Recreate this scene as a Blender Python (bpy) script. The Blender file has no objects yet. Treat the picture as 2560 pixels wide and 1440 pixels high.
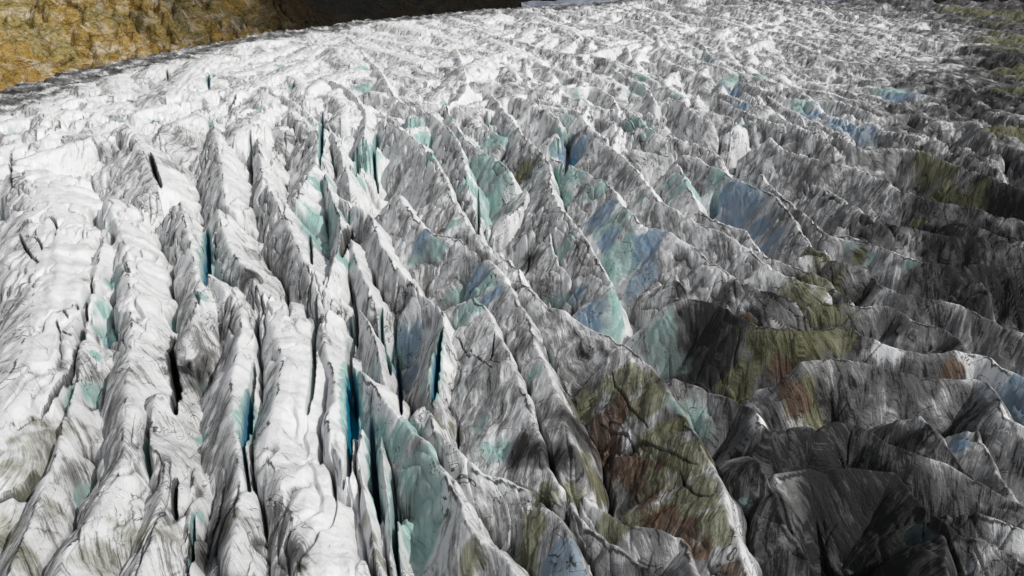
import bpy, math, time
import numpy as np
from mathutils import Matrix, Vector
T0 = time.time()
RNG = np.random.default_rng(11)
sc = bpy.context.scene
COL = sc.collection

# ------------------------------------------------------------------ camera
H = 60.0                       # drone height above the ridge tops
F = 1900.0                     # focal length in pixels of a 2560 wide frame
TH = math.atan((720 + 140) / F)
CAM = np.array([0.0, 0.0, H])
cam_d = bpy.data.cameras.new('camera')
cam_d.sensor_width = 36.0
cam_d.lens = F / 2560 * 36.0
cam_d.clip_start = 1.0
cam_d.clip_end = 20000.0
cam = bpy.data.objects.new('camera', cam_d)
cam.location = (0, 0, H)
cam.rotation_euler = (math.pi / 2 - TH, 0, 0)
COL.objects.link(cam)
sc.camera = cam


def rays(px):
    px = np.atleast_2d(np.asarray(px, float))
    a = (px[:, 0] - 1280) / F
    b = -(px[:, 1] - 720) / F
    d = np.stack([a, math.cos(TH) + b * math.sin(TH), -math.sin(TH) + b * math.cos(TH)], 1)
    return d


def ground(px, z=0.0):
    d = rays(px)
    t = (z - H) / np.minimum(d[:, 2], -0.02)
    return d[:, :2] * t[:, None]


# ------------------------------------------------------------------ noise
def _h(ix, iy, seed):
    with np.errstate(over='ignore'):
        n = (ix.astype(np.int64) * 374761393 + iy.astype(np.int64) * 668265263 + int(seed) * 974634321) & 0xFFFFFFFF
        n = ((n ^ (n >> 13)) * 1274126177) & 0xFFFFFFFF
        n = n ^ (n >> 16)
    return n


def perlin(x, y, seed=0):
    x = np.asarray(x, np.float32); y = np.asarray(y, np.float32)
    xf = np.floor(x); yf = np.floor(y)
    ix = xf.astype(np.int64); iy = yf.astype(np.int64)
    fx = x - xf; fy = y - yf
    u = fx * fx * fx * (fx * (fx * 6 - 15) + 10)
    v = fy * fy * fy * (fy * (fy * 6 - 15) + 10)

    def g(dx, dy):
        a = (_h(ix + dx, iy + dy, seed) & 1023).astype(np.float32) * (2 * math.pi / 1024)
        return np.cos(a) * (fx - dx) + np.sin(a) * (fy - dy)
    n0 = g(0, 0) * (1 - u) + g(1, 0) * u
    n1 = g(0, 1) * (1 - u) + g(1, 1) * u
    return (n0 * (1 - v) + n1 * v) * 1.5


def fbm(x, y, seed=0, octv=3, gain=0.5):
    r = 0; a = 1.0; f = 1.0
    for i in range(octv):
        r = r + a * perlin(x * f, y * f, seed + 17 * i); a *= gain; f *= 2.03
    return r


def sstep(a, b, x):
    t = np.clip((x - a) / (b - a), 0, 1)
    return t * t * (3 - 2 * t)


# ------------------------------------------------------------------ polar grid on the glacier
NR, NC = 1020, 1760
PH0, PH1 = math.radians(-48), math.radians(48)
yy = np.linspace(1860, -22, NR)
ang = TH + np.arctan((yy - 720) / F)
R = H / np.tan(ang)
PHI = np.linspace(PH0, PH1, NC)
X = (R[:, None] * np.sin(PHI)[None, :]).astype(np.float32)
Y = (R[:, None] * np.cos(PHI)[None, :]).astype(np.float32)


def win(cx, cy, rad):
    rc = math.hypot(cx, cy); pc = math.atan2(cx, cy)
    j0, j1 = np.searchsorted(R, [rc - rad, rc + rad])
    dp = math.asin(min(0.99, rad / max(rc, rad * 1.02)))
    k0, k1 = np.searchsorted(PHI, [pc - dp, pc + dp])
    return int(j0), int(j1), int(k0), int(k1)


# glacier margin (far left edge) and the bulging base level
MARG = ground([(-700, 470), (-300, 300), (0, 205), (300, 138), (500, 103), (640, 78), (900, 45),
               (1280, 15), (1450, 5), (1600, -12), (1750, -30)], 0.0)


def seg_dist(px, py, pts):
    best = np.full(px.shape, 1e9, np.float32); sgn = np.zeros(px.shape, np.float32)
    for a, b in zip(pts[:-1], pts[1:]):
        dx, dy = b - a; L2 = dx * dx + dy * dy
        t = np.clip(((px - a[0]) * dx + (py - a[1]) * dy) / L2, 0, 1)
        ex = px - a[0] - t * dx; ey = py - a[1] - t * dy
        d = np.hypot(ex, ey)
        m = d < best
        best = np.where(m, d, best)
        sgn = np.where(m, np.sign(dx * ey - dy * ex), sgn)
    return best, sgn


mb, ms = seg_dist(X, Y, MARG)
MD = mb * ms                   # positive beyond the margin
wob = 4 * fbm(X / 22, Y / 22, 5, 3)
MDw = MD + wob * np.clip(R / 400, 0.3, 1.5)[:, None]
EDGE = sstep(-45, -4, MDw).astype(np.float32)
BASE = -np.where(MDw > -8, (MDw + 8) * 0.75, 0).astype(np.float32)
BASE += 1.2 * fbm(X / 60, Y / 60, 3, 2)

# ------------------------------------------------------------------ traced ridges
# px polyline (far end first), crest height, left slope, right slope, crest radius, name, label
LW = (0.95, 0.62, 1.3)         # smooth white ridges: left slope, right slope, radius
MW = (1.7, 0.95, 0.7)
RW = (2.1, 0.9, 0.45)
DW = (1.8, 0.75, 0.4)
RID = [
 ([(60,430),(85,520),(95,640),(85,780),(55,900),(10,1000),(-60,1120)], 0.6, (.5,.42,4), 'ice_ridge', 'broad smooth white swell of ice at the left border with branching dark cracks'),
 ([(283,545),(258,620),(240,700),(227,770),(215,830),(200,900),(180,980),(142,1130),(110,1215),(60,1330),(15,1460)], -.3, (.9,.9,.5), 'ice_ridge', 'thin white crest beside the olive fan shaped slope in the lower left corner'),
 ([(272,500),(300,580),(320,640),(331,760),(330,860),(318,960),(313,1060),(300,1160),(273,1215),(230,1290),(185,1340),(135,1450)], .6, (.9,.75,1.1), 'ice_ridge', 'long white ridge with a purple stained notch on its crest in the lower left'),
 ([(392,985),(375,1050),(378,1110),(410,1140),(412,1200),(398,1270),(385,1340),(355,1400),(325,1460)], 0, (.9,.9,.8), 'ice_ridge', 'white blocky ridge with dotted pits above the grey streaked slope at the bottom left'),
 ([(522,690),(560,722),(600,770),(596,850),(580,950),(583,1050),(592,1120),(600,1200),(590,1300),(570,1450)], .3, (1.05,.9,.9), 'ice_ridge', 'ridge with a dark grey diagonally streaked flank left of the bright blue crevasse'),
 ([(492,1170),(482,1250),(474,1340),(470,1450)], -1.8, (1.1,1.4,.4), 'ice_fin', 'low grey fin beside a hairline teal crack at the lower left'),
 ([(668,758),(690,820),(706,900),(692,1000),(670,1080),(674,1130),(699,1180),(712,1230),(727,1280),(744,1330),(748,1450)], .8, (1.0,.5,1.3), 'ice_ridge', 'large white whaleback ridge with a feathered dark seam and broad smooth right flank'),
 ([(815,758),(806,810),(815,870),(835,930),(838,1000),(818,1045),(840,1120),(862,1190)], -.2, (1.5,1.0,.9), 'ice_ridge', 'narrow white block between the long black crevasse and the turquoise pocket'),
 ([(905,1075),(897,1130),(905,1200),(920,1270),(930,1340),(945,1400),(965,1460)], -.8, (2.2,2.4,.4), 'ice_fin', 'thin dirty fin standing right of the turquoise pocket, pitted along its edge'),
 ([(952,1090),(962,1180),(972,1260),(975,1340),(985,1450)], -2.2, (2.6,2.6,.3), 'ice_fin', 'thin pale blade between two dark slots at the foot of the teal wall'),
 ([(900,925),(930,960),(987,1038),(1017,1063),(1057,1110),(1107,1180),(1147,1247),(1165,1305),(1205,1360),(1262,1400),(1320,1460)], .4, (2.0,.8,.5), 'ice_ridge', 'sharp ridge with a tall smooth teal wall at the bottom centre'),
 ([(1040,1035),(1065,1022),(1100,1095),(1123,1117),(1160,1150),(1193,1177),(1233,1190),(1273,1207),(1323,1240),(1390,1310),(1440,1400)], .2, (1.7,.9,.5), 'ice_ridge', 'pale streaked ridge hanging above the tall teal wall, with an olive stained notch on top'),
 ([(1035,732),(1075,750),(1110,785),(1103,850),(1080,900),(1072,960),(1085,1015)], .3, (2.0,1.4,.6), 'ice_ridge', 'stubby pitted ridge end between slate blue walls and a bright snowy strip'),
 ([(890,760),(920,800),(940,850),(950,900),(960,940)], -1.5, (1.8,2.2,.4), 'ice_fin', 'grey streaked fin between the black crevasse and a narrow dark slot in the centre'),
 ([(1185,742),(1217,770),(1237,827),(1267,900),(1303,970),(1323,1037),(1343,1087),(1352,1140),(1377,1190),(1400,1225)], .5, (1.15,.9,.4), 'ice_ridge', 'ridge with a broad grey face crossed by a grid of thin straight cracks'),
 ([(995,485),(1047,547),(1075,575),(1140,590),(1175,615),(1230,655),(1270,705),(1300,763),(1317,787),(1340,857),(1373,960),(1413,1073),(1432,1150)], .6, (1.5,.8,.7), 'ice_ridge', 'long winding ridge with dark curved dust bands over its rounded back in the centre'),
 ([(1120,478),(1150,520),(1187,583),(1227,613),(1280,657),(1347,743),(1377,763),(1423,790),(1480,820),(1507,837),(1563,867),(1597,900),(1640,955),(1670,1000),(1697,1033),(1727,1087),(1757,1140),(1787,1187),(1807,1243),(1820,1310),(1843,1360),(1870,1460)], 1.0, (1.0,.9,.4), 'ice_ridge', 'longest ridge, its lower face stained rusty brown and olive'),
 ([(1225,230),(1280,300),(1310,343),(1367,393),(1380,480),(1413,540),(1440,567),(1467,600),(1487,633),(1530,705)], .6, (1.6,1.1,.6), 'ice_ridge', 'ridge with a brown topped grey face above a cave like dark hollow'),
 ([(1368,548),(1378,600),(1395,650),(1425,688)], -2.5, (1.6,1.3,.3), 'ice_fin', 'short pale rib curving down beside the dark hollow in the middle'),
 ([(1377,391),(1430,413),(1507,457),(1533,480),(1560,520),(1600,560),(1640,572),(1690,590),(1747,623),(1787,653),(1847,693),(1920,723),(1990,748)], .2, (1.5,.9,.4), 'ice_ridge', 'ridge above the widest streaked wall of teal and slate blue ice'),
 ([(1450,320),(1500,345),(1550,380),(1600,440),(1653,510),(1713,540),(1753,560),(1827,590),(1880,627),(1930,665),(2000,700),(2060,715)], 0, (1.6,.8,.4), 'ice_ridge', 'grey ridge with two thin parallel crest cracks behind the teal and slate blue wall'),
 ([(1690,400),(1720,470),(1757,533),(1813,557),(1863,577),(1920,640),(1985,662),(2060,700),(2130,745)], -1, (1.6,.8,.4), 'ice_ridge', 'low ridge forming the near lip of the deep blue hollow at right of centre'),
 ([(1560,370),(1640,380),(1740,400),(1810,440),(1880,470),(1920,485),(1977,533),(2020,600),(2100,650),(2165,672)], .8, (2.0,.8,.5), 'ice_ridge', 'ridge whose left wall drops into the deep blue hollow, olive stained at its lower end'),
 ([(1900,440),(1960,500),(2013,537),(2053,573),(2110,600),(2185,612)], 0, DW, 'ice_ridge', 'short dark grey ridge directly behind the olive stained ridge end'),
 ([(1800,250),(1860,275),(1920,297),(2010,323),(2087,340),(2153,363),(2253,370),(2320,385),(2400,410),(2480,440),(2600,475)], -.5, RW, 'ice_ridge', 'pale ridge forming the near lip under bright blue wall patches at upper right'),
 ([(1850,205),(1920,230),(1987,247),(2083,253),(2153,273),(2197,287),(2280,280),(2320,293),(2400,303),(2600,322)], 1, RW, 'ice_ridge', 'ridge with fluted white and blue walls hanging over the blue hollow at upper right'),
 ([(1950,150),(2030,190),(2110,222),(2140,240),(2220,257),(2300,250),(2420,265)], 0, RW, 'ice_ridge', 'smooth grey ridge just below the faint blue pocket near the top right'),
 ([(2150,165),(2230,175),(2307,198),(2420,213),(2500,235),(2600,268)], 1, RW, 'ice_ridge', 'dark ridge with a white streaked block near the top right border'),
 ([(2200,137),(2327,150),(2345,143),(2420,143),(2600,165)], .6, RW, 'ice_ridge', 'flat topped pale ridge under the olive debris strip at top right'),
 ([(1960,370),(2060,400),(2137,413),(2197,437),(2253,468),(2300,485),(2360,503),(2437,517),(2500,540),(2600,565)], .3, DW, 'ice_ridge', 'dark ridge above the black dirty band at the right border'),
 ([(2060,470),(2130,510),(2220,555),(2313,575),(2393,593),(2453,605),(2600,640)], 0, DW, 'ice_ridge', 'blackened ridge with a bright gash on its crest near the right border'),
 ([(2090,583),(2180,607),(2253,637),(2313,657),(2400,670),(2460,668),(2600,690)], .2, DW, 'ice_ridge', 'dirty ridge with a smooth pale grey panel and small teal spots'),
 ([(2000,638),(2093,653),(2160,672),(2203,713),(2253,737),(2337,757),(2397,773),(2480,810),(2600,860)], -.2, DW, 'ice_ridge', 'dark crinkled ridge running behind the mossy olive mound at right'),
 ([(2040,750),(2120,762),(2237,775),(2277,803),(2333,827),(2380,843),(2420,885),(2490,925)], -.4, DW, 'ice_ridge', 'low dark ridge with a black crack along its crest above the white sliver'),
 ([(1690,742),(1740,745),(1800,760),(1850,795),(1920,817),(2000,830),(2100,823),(2133,830),(2183,850),(2267,873),(2330,888),(2440,890),(2500,920),(2600,965)], .4, (1.9,.8,.4), 'ice_ridge', 'ridge with a black left wall and an olive curtain of streaks below its crest'),
 ([(2000,905),(2100,905),(2170,917),(2240,933),(2340,945),(2440,950),(2487,987),(2513,1040),(2600,1085)], -.6, DW, 'ice_ridge', 'grey fluted ridge curving down in front of the blue pool at the right border'),
 ([(1660,962),(1713,970),(1780,987),(1827,1010),(1880,1035),(1920,1085),(2007,1073),(2043,1083),(2087,1068),(2133,1065),(2180,1090),(2220,1113),(2270,1140),(2330,1160),(2420,1193),(2487,1223),(2600,1285)], .2, (1.8,.85,.4), 'ice_ridge', 'long dark ridge with a small bright snow patch on its crest in the lower right'),
 ([(2300,1040),(2313,1053),(2350,1103),(2387,1147),(2430,1197)], -.4, (1.8,1.6,.3), 'ice_fin', 'slim spur with a pale edge and a blue patch on its right at lower right'),
 ([(1938,1195),(1987,1177),(2087,1180),(2167,1183),(2230,1190),(2263,1210),(2290,1253),(2323,1303),(2353,1343),(2372,1450)], .4, (1.7,1.1,.4), 'ice_ridge', 'ridge with the blackest and tallest face in the lower right corner'),
 ([(1890,1165),(1917,1210),(1940,1260),(1963,1320),(1987,1360),(2007,1400),(2060,1470)], -.5, (1.3,1.5,.3), 'ice_ridge', 'slanting ridge with a ragged white edge left of the blackest face'),
 ([(2330,1300),(2365,1330),(2433,1353),(2487,1377),(2620,1450)], .2, (1.5,.9,.4), 'ice_ridge', 'pale grey banded ridge at the extreme lower right corner'),
 ([(2440,1290),(2500,1310),(2620,1360)], -1, (1.5,.9,.4), 'ice_ridge', 'small striped ridge behind the banded corner ridge at lower right'),
 ([(1418,1250),(1427,1277),(1453,1310),(1490,1343),(1527,1363),(1563,1390),(1650,1460)], -.6, (1.9,1.0,.4), 'ice_ridge', 'ridge with a white pitted crest and a blue wall at the bottom edge'),
 ([(1458,1250),(1500,1277),(1540,1313),(1613,1330),(1680,1350),(1717,1373),(1735,1460)], -.8, (1.7,.9,.3), 'ice_ridge', 'dark lip of ice cutting off the foot of the rusty brown face'),
 ([(850,492),(905,515),(935,545),(950,600),(975,635),(1005,680),(1040,717)], .5, (1.5,1.3,1.0), 'serac', 'rounded grey boulder shaped serac with curved dust lines at centre left'),
 ([(880,592),(890,640),(910,690),(935,745)], -1.2, (1.5,1.1,.8), 'serac', 'small white serac tucked under the boulder shaped one'),
 ([(812,430),(830,490),(850,540),(846,600),(832,650),(815,695)], .3, (2.3,1.5,.6), 'ice_ridge', 'slender ridge with a dark teal left wall in the upper centre left'),
 ([(655,440),(690,500),(715,540),(740,600),(765,650),(782,690),(800,742)], .6, (1.2,.9,1.2), 'ice_ridge', 'grey ridge with fine diagonal streaks ending at the head of the black crevasse'),
 ([(450,505),(470,580),(482,640),(497,720),(483,800),(465,835)], 0, (.9,1.1,.9), 'ice_ridge', 'crumpled white ridge left of the short vertical blue slot'),
 ([(545,520),(560,580),(590,640),(630,690),(650,730)], .2, (1.2,.9,1.0), 'ice_ridge', 'white ridge right of the short vertical blue slot'),
 ([(300,290),(335,340),(372,400),(396,465)], .8, (.55,.8,2.5), 'ice_ridge', 'smooth snowy slope ending in the dark V shaped notch at upper left'),
 ([(512,243),(528,290),(540,340),(552,400),(560,460),(565,510)], .8, (.95,.8,1.0), 'ice_ridge', 'ridge with the dark striped left flank above the V shaped notch'),
 ([(690,225),(760,275),(788,310),(794,380),(775,430),(745,490)], .8, (.9,1.0,1.2), 'ice_ridge', 'wide white ridge with fine slanting stripes left of the thin teal crack'),
 ([(640,330),(650,380),(655,430),(670,470)], -.6, (1.4,1.0,.8), 'ice_ridge', 'short ridge immediately right of the thin black slit at upper left'),
 ([(800,188),(830,200),(860,215),(900,255),(915,290),(910,340)], .6, (1.2,1.2,.8), 'serac', 'humped white serac left of a pale teal stripe near the top'),
 ([(820,310),(845,360),(862,410),(872,450)], 0, (1.4,1.4,.6), 'serac', 'pale serac with a pointed foot beside the teal niche'),
 ([(870,90),(890,110),(917,143),(950,177),(973,220),(1003,257),(1035,268)], .8, (.8,1.1,1.0), 'ice_ridge', 'brilliant white ridge with a knife edge running down from the top'),
 ([(1140,122),(1157,165),(1167,210),(1152,240),(1112,262)], .8, (.9,.8,.8), 'ice_ridge', 'ridge with bold dark diagonal stripes beside the brilliant white ridge'),
 ([(958,300),(1013,330),(1053,360),(1083,393),(1107,430),(1125,470)], .8, (1.3,1.2,1.0), 'serac', 'large pale dome shaped serac right of the narrow black and blue crack'),
 ([(1037,262),(1070,283),(1120,320),(1147,360),(1160,400),(1172,470)], .4, (1.6,1.2,.6), 'ice_ridge', 'ridge with teal lower walls behind the dome shaped serac'),
 ([(1110,252),(1130,295),(1153,335),(1187,370),(1240,395),(1275,425)], .2, (1.9,1.1,.5), 'ice_ridge', 'ridge starting at a small teal cave and falling to a pale teal slab'),
 ([(1160,398),(1172,460),(1185,520),(1200,575),(1215,600)], -1.5, (2.0,1.8,.3), 'ice_fin', 'thin grey blade left of the tall smooth teal slab'),
 ([(1440,135),(1500,120),(1560,110),(1575,140)], .8, (1.4,1.0,.6), 'serac', 'dark grey striped serac near the top centre right'),
 ([(1530,165),(1560,190),(1590,200),(1625,230),(1640,262)], .6, (1.9,1.0,.5), 'serac', 'white horn shaped serac with a rounded teal hollow beneath it'),
 ([(1390,210),(1440,215),(1490,215),(1530,245),(1545,275)], .4, (1.5,.9,.6), 'serac', 'sloping striped white serac left of the horn shaped one'),
 ([(1300,125),(1360,160),(1420,185),(1460,205)], .5, (1.3,.9,.6), 'serac', 'long low white serac in the upper middle'),
 ([(1690,85),(1740,100),(1770,130),(1800,150)], .8, (1.6,.9,.6), 'serac', 'pale serac above a small bright blue niche at upper right'),
 ([(1670,245),(1700,255),(1740,285),(1780,300)], .4, (1.7,.9,.5), 'serac', 'two toned white serac with a teal corner right of the rounded hollow'),
 ([(1280,235),(1330,255),(1380,285),(1400,310)], 0, (1.6,.9,.6), 'serac', 'grey serac with slanting dirt lines above the deep teal pocket'),
 ([(1640,330),(1700,345),(1760,365),(1800,395)], .2, (1.6,.8,.4), 'ice_ridge', 'fluted dark grey ridge behind the deep blue hollow'),
]


class Ridge:
    pass


def catmull(p, step):
    p = np.asarray(p, float)
    q = np.vstack([2 * p[0] - p[1], p, 2 * p[-1] - p[-2]])
    out = []
    for i in range(1, len(q) - 2):
        n = max(2, int(np.linalg.norm(q[i + 1] - q[i]) / step))
        t = np.linspace(0, 1, n, endpoint=False)[:, None]
        out.append(0.5 * (2 * q[i] + (q[i + 1] - q[i - 1]) * t + (2 * q[i - 1] - 5 * q[i] + 4 * q[i + 1] - q[i + 2]) * t ** 2
                          + (3 * q[i] - q[i - 1] - 3 * q[i + 1] + q[i + 2]) * t ** 3))
    out.append(q[-2][None])
    return np.vstack(out)


ridges = []


def add_ridge(xy, z, prof, reach, seed, name=None, label=None, step=2.0, rough=1.0):
    r = Ridge()
    r.pts = catmull(xy, step)
    n = len(r.pts)
    seg = np.linalg.norm(np.diff(r.pts, axis=0), axis=1)
    r.s = np.concatenate([[0], np.cumsum(seg)])
    tan = np.gradient(r.pts, axis=0)
    tan /= np.linalg.norm(tan, axis=1)[:, None] + 1e-9
    w = 0.55 * rough * perlin(r.s * 0.28, np.full(n, seed * 3.7), seed) + 0.15 * rough * perlin(r.s * 0.8, np.full(n, seed * 1.3), seed + 1)
    r.pts = r.pts + np.stack([-tan[:, 1], tan[:, 0]], 1) * w[:, None]
    r.z = z + rough * (0.8 * perlin(r.s * 0.11, np.full(n, 9.1 + seed), seed + 2) + 0.6 * perlin(r.s * 0.37, np.full(n, 4.1), seed + 3)
                       + 0.18 * np.abs(perlin(r.s * 1.1, np.full(n, 2.3), seed + 4)))
    r.prof, r.reach, r.seed, r.name, r.label, r.rough = prof, reach, seed, name, label, rough
    ridges.append(r)
    return r


def set_shear(r, rt):
    # how far melt streaks drift down-glacier as they run off the crest
    t = r.pts[-1] - r.pts[0]; t /= np.linalg.norm(t)
    nl = np.array([t[1], -t[0]]) * (1 if t[1] < 0 else -1)
    c = r.pts.mean(0); a = c / np.linalg.norm(c); p = np.array([a[1], -a[0]])
    tp = max(0.15, float(t @ p))
    cs = float(np.clip(-(nl @ p) / tp, 0.5, 1.9))
    r.rt = rt
    r.sh = 1.9 * (1 - rt) + cs * rt
    r.fq = 1 / math.sqrt(1 + (r.sh * (.55 + .45 * rt)) ** 2)


for i, (px, z, prof, nm, lab) in enumerate(RID):
    mx = float(np.mean([p[0] for p in px]))
    rt = float(sstep(850, 1250, mx))
    kl, kr, rd = prof
    prof = (kl * (1.3 - 0.60 * rt), min(kr * (1.25 + .85 * rt), 2.6), rd * (1.7 - .5 * rt) + .35 * rt)
    rr = add_ridge(ground(px, z), z, prof, 16.0, 100 + i, nm, lab, 1.6, rough=0.55 + 0.4 * rt)
    set_shear(rr, rt)
NT = len(ridges)

# untraced small ridges that fill the gaps and the far ice; all one terrain object
u_dir = np.array([-math.sin(math.radians(15.5)), math.cos(math.radians(15.5))])
tr_pts = np.vstack([r.pts for r in ridges])
for k in range(1700):
    yp = RNG.uniform(-20, 1500) if k < 260 else -22 + 340 * RNG.random() ** 1.1
    xp = RNG.uniform(-500, 3060)
    c = ground([(xp, yp)], 0)[0]
    rc = math.hypot(*c)
    near = np.min(np.hypot(tr_pts[:, 0] - c[0], tr_pts[:, 1] - c[1]))
    if near < 6.5 + rc * 0.006:
        if k % 5 or yp > 420: continue
    md, sg = seg_dist(np.array([c[0]], np.float32), np.array([c[1]], np.float32), MARG)
    if md[0] * sg[0] > 8: continue
    sc_ = float(np.clip(rc / 210, 0.8, 3.0)) * RNG.choice([.75, 1.0, 1.3, 1.9])
    L = RNG.uniform(4, 13) * sc_ * (1 + 0.7 * float(sstep(180, 400, rc)))
    a = RNG.normal(0, 0.42 if xp < 1500 else 0.3)
    if xp > 1500: a -= 0.25
    d = np.array([u_dir[0] * math.cos(a) - u_dir[1] * math.sin(a), u_dir[0] * math.sin(a) + u_dir[1] * math.cos(a)])
    nrm = np.array([-d[1], d[0]])
    bend = RNG.normal(0, 0.12) * L
    P = np.stack([c + d * L, c + nrm * bend, c - d * L])
    z = RNG.normal(-0.6, 0.8) * min(sc_, 1.6) - (3.2 if near < 9 else 0)
    if xp < 1250: prof = (RNG.uniform(.7, 1.2), RNG.uniform(.45, .9), RNG.uniform(.6, 2.0) * sc_)
    else: prof = (RNG.uniform(.75, 1.4), RNG.uniform(1.1, 2.1), RNG.uniform(.6, 1.5) * sc_)
    fz = float(sstep(230, 480, rc)); prof = (prof[0] * (1 - .25 * fz), prof[1] * (1 - .30 * fz), prof[2] * (1 + .9 * fz))
    rt = float(sstep(850, 1350, xp))
    rr = add_ridge(P, z, prof, 11.0 * sc_, 1000 + k, step=2.2 * sc_, rough=(0.5 + 0.3 * rt) + 0.12 * sc_)
    set_shear(rr, rt)

# ------------------------------------------------------------------ height field = highest of all ridges
FLOOR = -15.0 + 2.0 * fbm(X / 9, Y / 9, 77, 2)
BEST = FLOOR.copy().astype(np.float32)
SEC = BEST - 30
LAB = np.full((NR, NC), -1, np.int32)
WX = 0.9 * fbm(X / 5.5, Y / 5.5, 41, 3)
WX2 = fbm(X / 1.6, Y / 1.6, 43, 3)
BIG = perlin(X / 11, Y / 11, 45)
store = [None] * len(ridges)
for ri, r in enumerate(ridges):
    c = (r.pts.min(0) + r.pts.max(0)) / 2
    # window covering every segment
    js = []; 
    step = max(1, int(4 / max(0.5, r.s[-1] / len(r.pts))))
    J0 = K0 = 10 ** 9; J1 = K1 = -1
    wins = []
    for i in range(len(r.pts) - 1):
        m = (r.pts[i] + r.pts[i + 1]) / 2
        w = win(m[0], m[1], r.reach + (r.s[i + 1] - r.s[i]) / 2)
        wins.append(w)
        if w[1] > w[0] and w[3] > w[2]:
            J0 = min(J0, w[0]); J1 = max(J1, w[1]); K0 = min(K0, w[2]); K1 = max(K1, w[3])
    if J1 <= J0 or K1 <= K0: continue
    D = np.full((J1 - J0, K1 - K0), 1e6, np.float32)
    S = np.zeros_like(D); SG = np.zeros_like(D); ZC = np.full_like(D, -99)
    for i, w in enumerate(wins):
        if w[1] <= w[0] or w[3] <= w[2]: continue
        sl = (slice(w[0], w[1]), slice(w[2], w[3]))
        so = (slice(w[0] - J0, w[1] - J0), slice(w[2] - K0, w[3] - K0))
        a = r.pts[i]; b = r.pts[i + 1]; dx, dy = b - a; L2 = dx * dx + dy * dy
        ex0 = X[sl] - np.float32(a[0]); ey0 = Y[sl] - np.float32(a[1])
        tu = ((ex0 * dx + ey0 * dy) / L2).astype(np.float32)
        t = np.clip(tu, 0, 1)
        tu = np.clip(tu, None if i == 0 else 0, None if i == len(wins) - 1 else 1)
        ex = ex0 - t * np.float32(dx); ey = ey0 - t * np.float32(dy)
        d = np.hypot(ex, ey)
        m = d < D[so]
        D[so] = np.where(m, d, D[so])
        S[so] = np.where(m, r.s[i] + tu * (r.s[i + 1] - r.s[i]), S[so])
        # the polyline runs towards the viewer, so "left in the picture" is the right hand of its direction
        SG[so] = np.where(m, np.where(dx * ey - dy * ex > 0, 1.0, -1.0), SG[so])
        ZC[so] = np.where(m, r.z[i] + t * (r.z[i + 1] - r.z[i]), ZC[so])
    sl = (slice(J0, J1), slice(K0, K1))
    ok = D < r.reach
    kl, kr, rad = r.prof
    # SG>0: left of travel = viewer's right
    kk = np.where(SG > 0, kr, kl)
    blend = np.clip(D / 1.2, 0, 1)
    kk = kk * blend + (0.5 * (kl + kr)) * (1 - blend)
    kk = kk * (1 + 0.35 * perlin(S * 0.13 + SG * 7.7, D * 0.05 + r.seed, r.seed + 5))
    dd = np.maximum(D + (0.8 * WX[sl]) * np.clip(D / 2.5, 0, 1) * r.rough, 0)
    drop = np.sqrt((kk * dd) ** 2 + (rad * 0.6) ** 2) - rad * 0.6
    # flutes down the fall line, ribs and ledges
    sh = (S - r.sh * D) * r.fq
    fl = perlin(sh * 0.62 + r.seed, D * 0.07, r.seed + 6) * 0.40 + perlin(sh * 1.9, D * 0.16 + r.seed, r.seed + 7) * 0.17
    rib = np.abs(perlin(sh * 0.15, D * 0.05 + r.seed * .3, r.seed + 8)) * 1.35
    rib = rib * ((.55 + .0 * r.rt) if ri < NT else .55 + .45 * r.rt)
    lon = perlin(D * SG * 0.42 + 3.1 * r.seed, S * 0.055, r.seed + 9) * .55 * (1 - .6 * r.rt) * sstep(.3, 2.5, D)
    fl = fl * (.5 + .5 * r.rt) * (.75 if ri < NT else 1.0)
    fl = (fl * (1 - .7 * np.float32(sstep(220, 480, math.hypot(*c)))) - rib + 0.4) * sstep(0.1, 3.0, D) * r.rough + lon
    hgt = ZC - drop + fl + (0.05 + 0.09 * sstep(0, 2, D)) * WX2[sl] * r.rough
    hgt = hgt + BASE[sl]
    m = ok & (hgt > BEST[sl])
    m2 = ok & ~m & (hgt > SEC[sl])
    SEC[sl] = np.where(m, BEST[sl], np.where(m2, hgt, SEC[sl]))
    if not m.any(): continue
    BEST[sl] = np.where(m, hgt, BEST[sl])
    lab = LAB[sl]; lab[m] = ri
    store[ri] = (sl, S.astype(np.float32), (D * SG).astype(np.float32))
print('ridges done', round(time.time() - T0, 1), len(ridges))

Z = BEST
# open crevasses where two ridges meet
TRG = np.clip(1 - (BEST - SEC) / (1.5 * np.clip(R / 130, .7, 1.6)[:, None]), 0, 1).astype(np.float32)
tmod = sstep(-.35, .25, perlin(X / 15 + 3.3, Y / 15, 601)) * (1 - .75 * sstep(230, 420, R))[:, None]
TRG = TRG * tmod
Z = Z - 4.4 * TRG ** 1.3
UU = X * np.float32(u_dir[0]) + Y * np.float32(u_dir[1]); VV = X * np.float32(u_dir[1]) - Y * np.float32(u_dir[0])
wv = 1.3 * perlin(UU / 16, VV / 9, 501) + 0.35 * perlin(UU / 4, VV / 3, 502)
CRE = np.zeros((NR, NC), np.float32)
for sd_k, wid, ln, amp in ((511, 5.2, 26, 1.0), (523, 3.1, 17, .75)):
    nz = perlin(VV / wid + wv * (.55 if wid > 4 else .7), UU / ln, sd_k)
    sel = sstep(-.15, .45, perlin(VV / 17, UU / 30, sd_k + 3))
    CRE = np.maximum(CRE, amp * sel * np.clip(1 - np.abs(nz) / .17, 0, 1) ** 1.6)
nz = perlin(VV / 8 + .4 * wv, UU / 4.5 + .3 * wv, 541)
XCR = sstep(-.05, .4, perlin(VV / 12, UU / 14, 547)) * np.clip(1 - np.abs(nz) / .10, 0, 1) ** 1.5
amp_far = (np.clip(R / 150, .55, 1.3) * (1 - .8 * sstep(220, 400, R)))[:, None].astype(np.float32)
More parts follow.
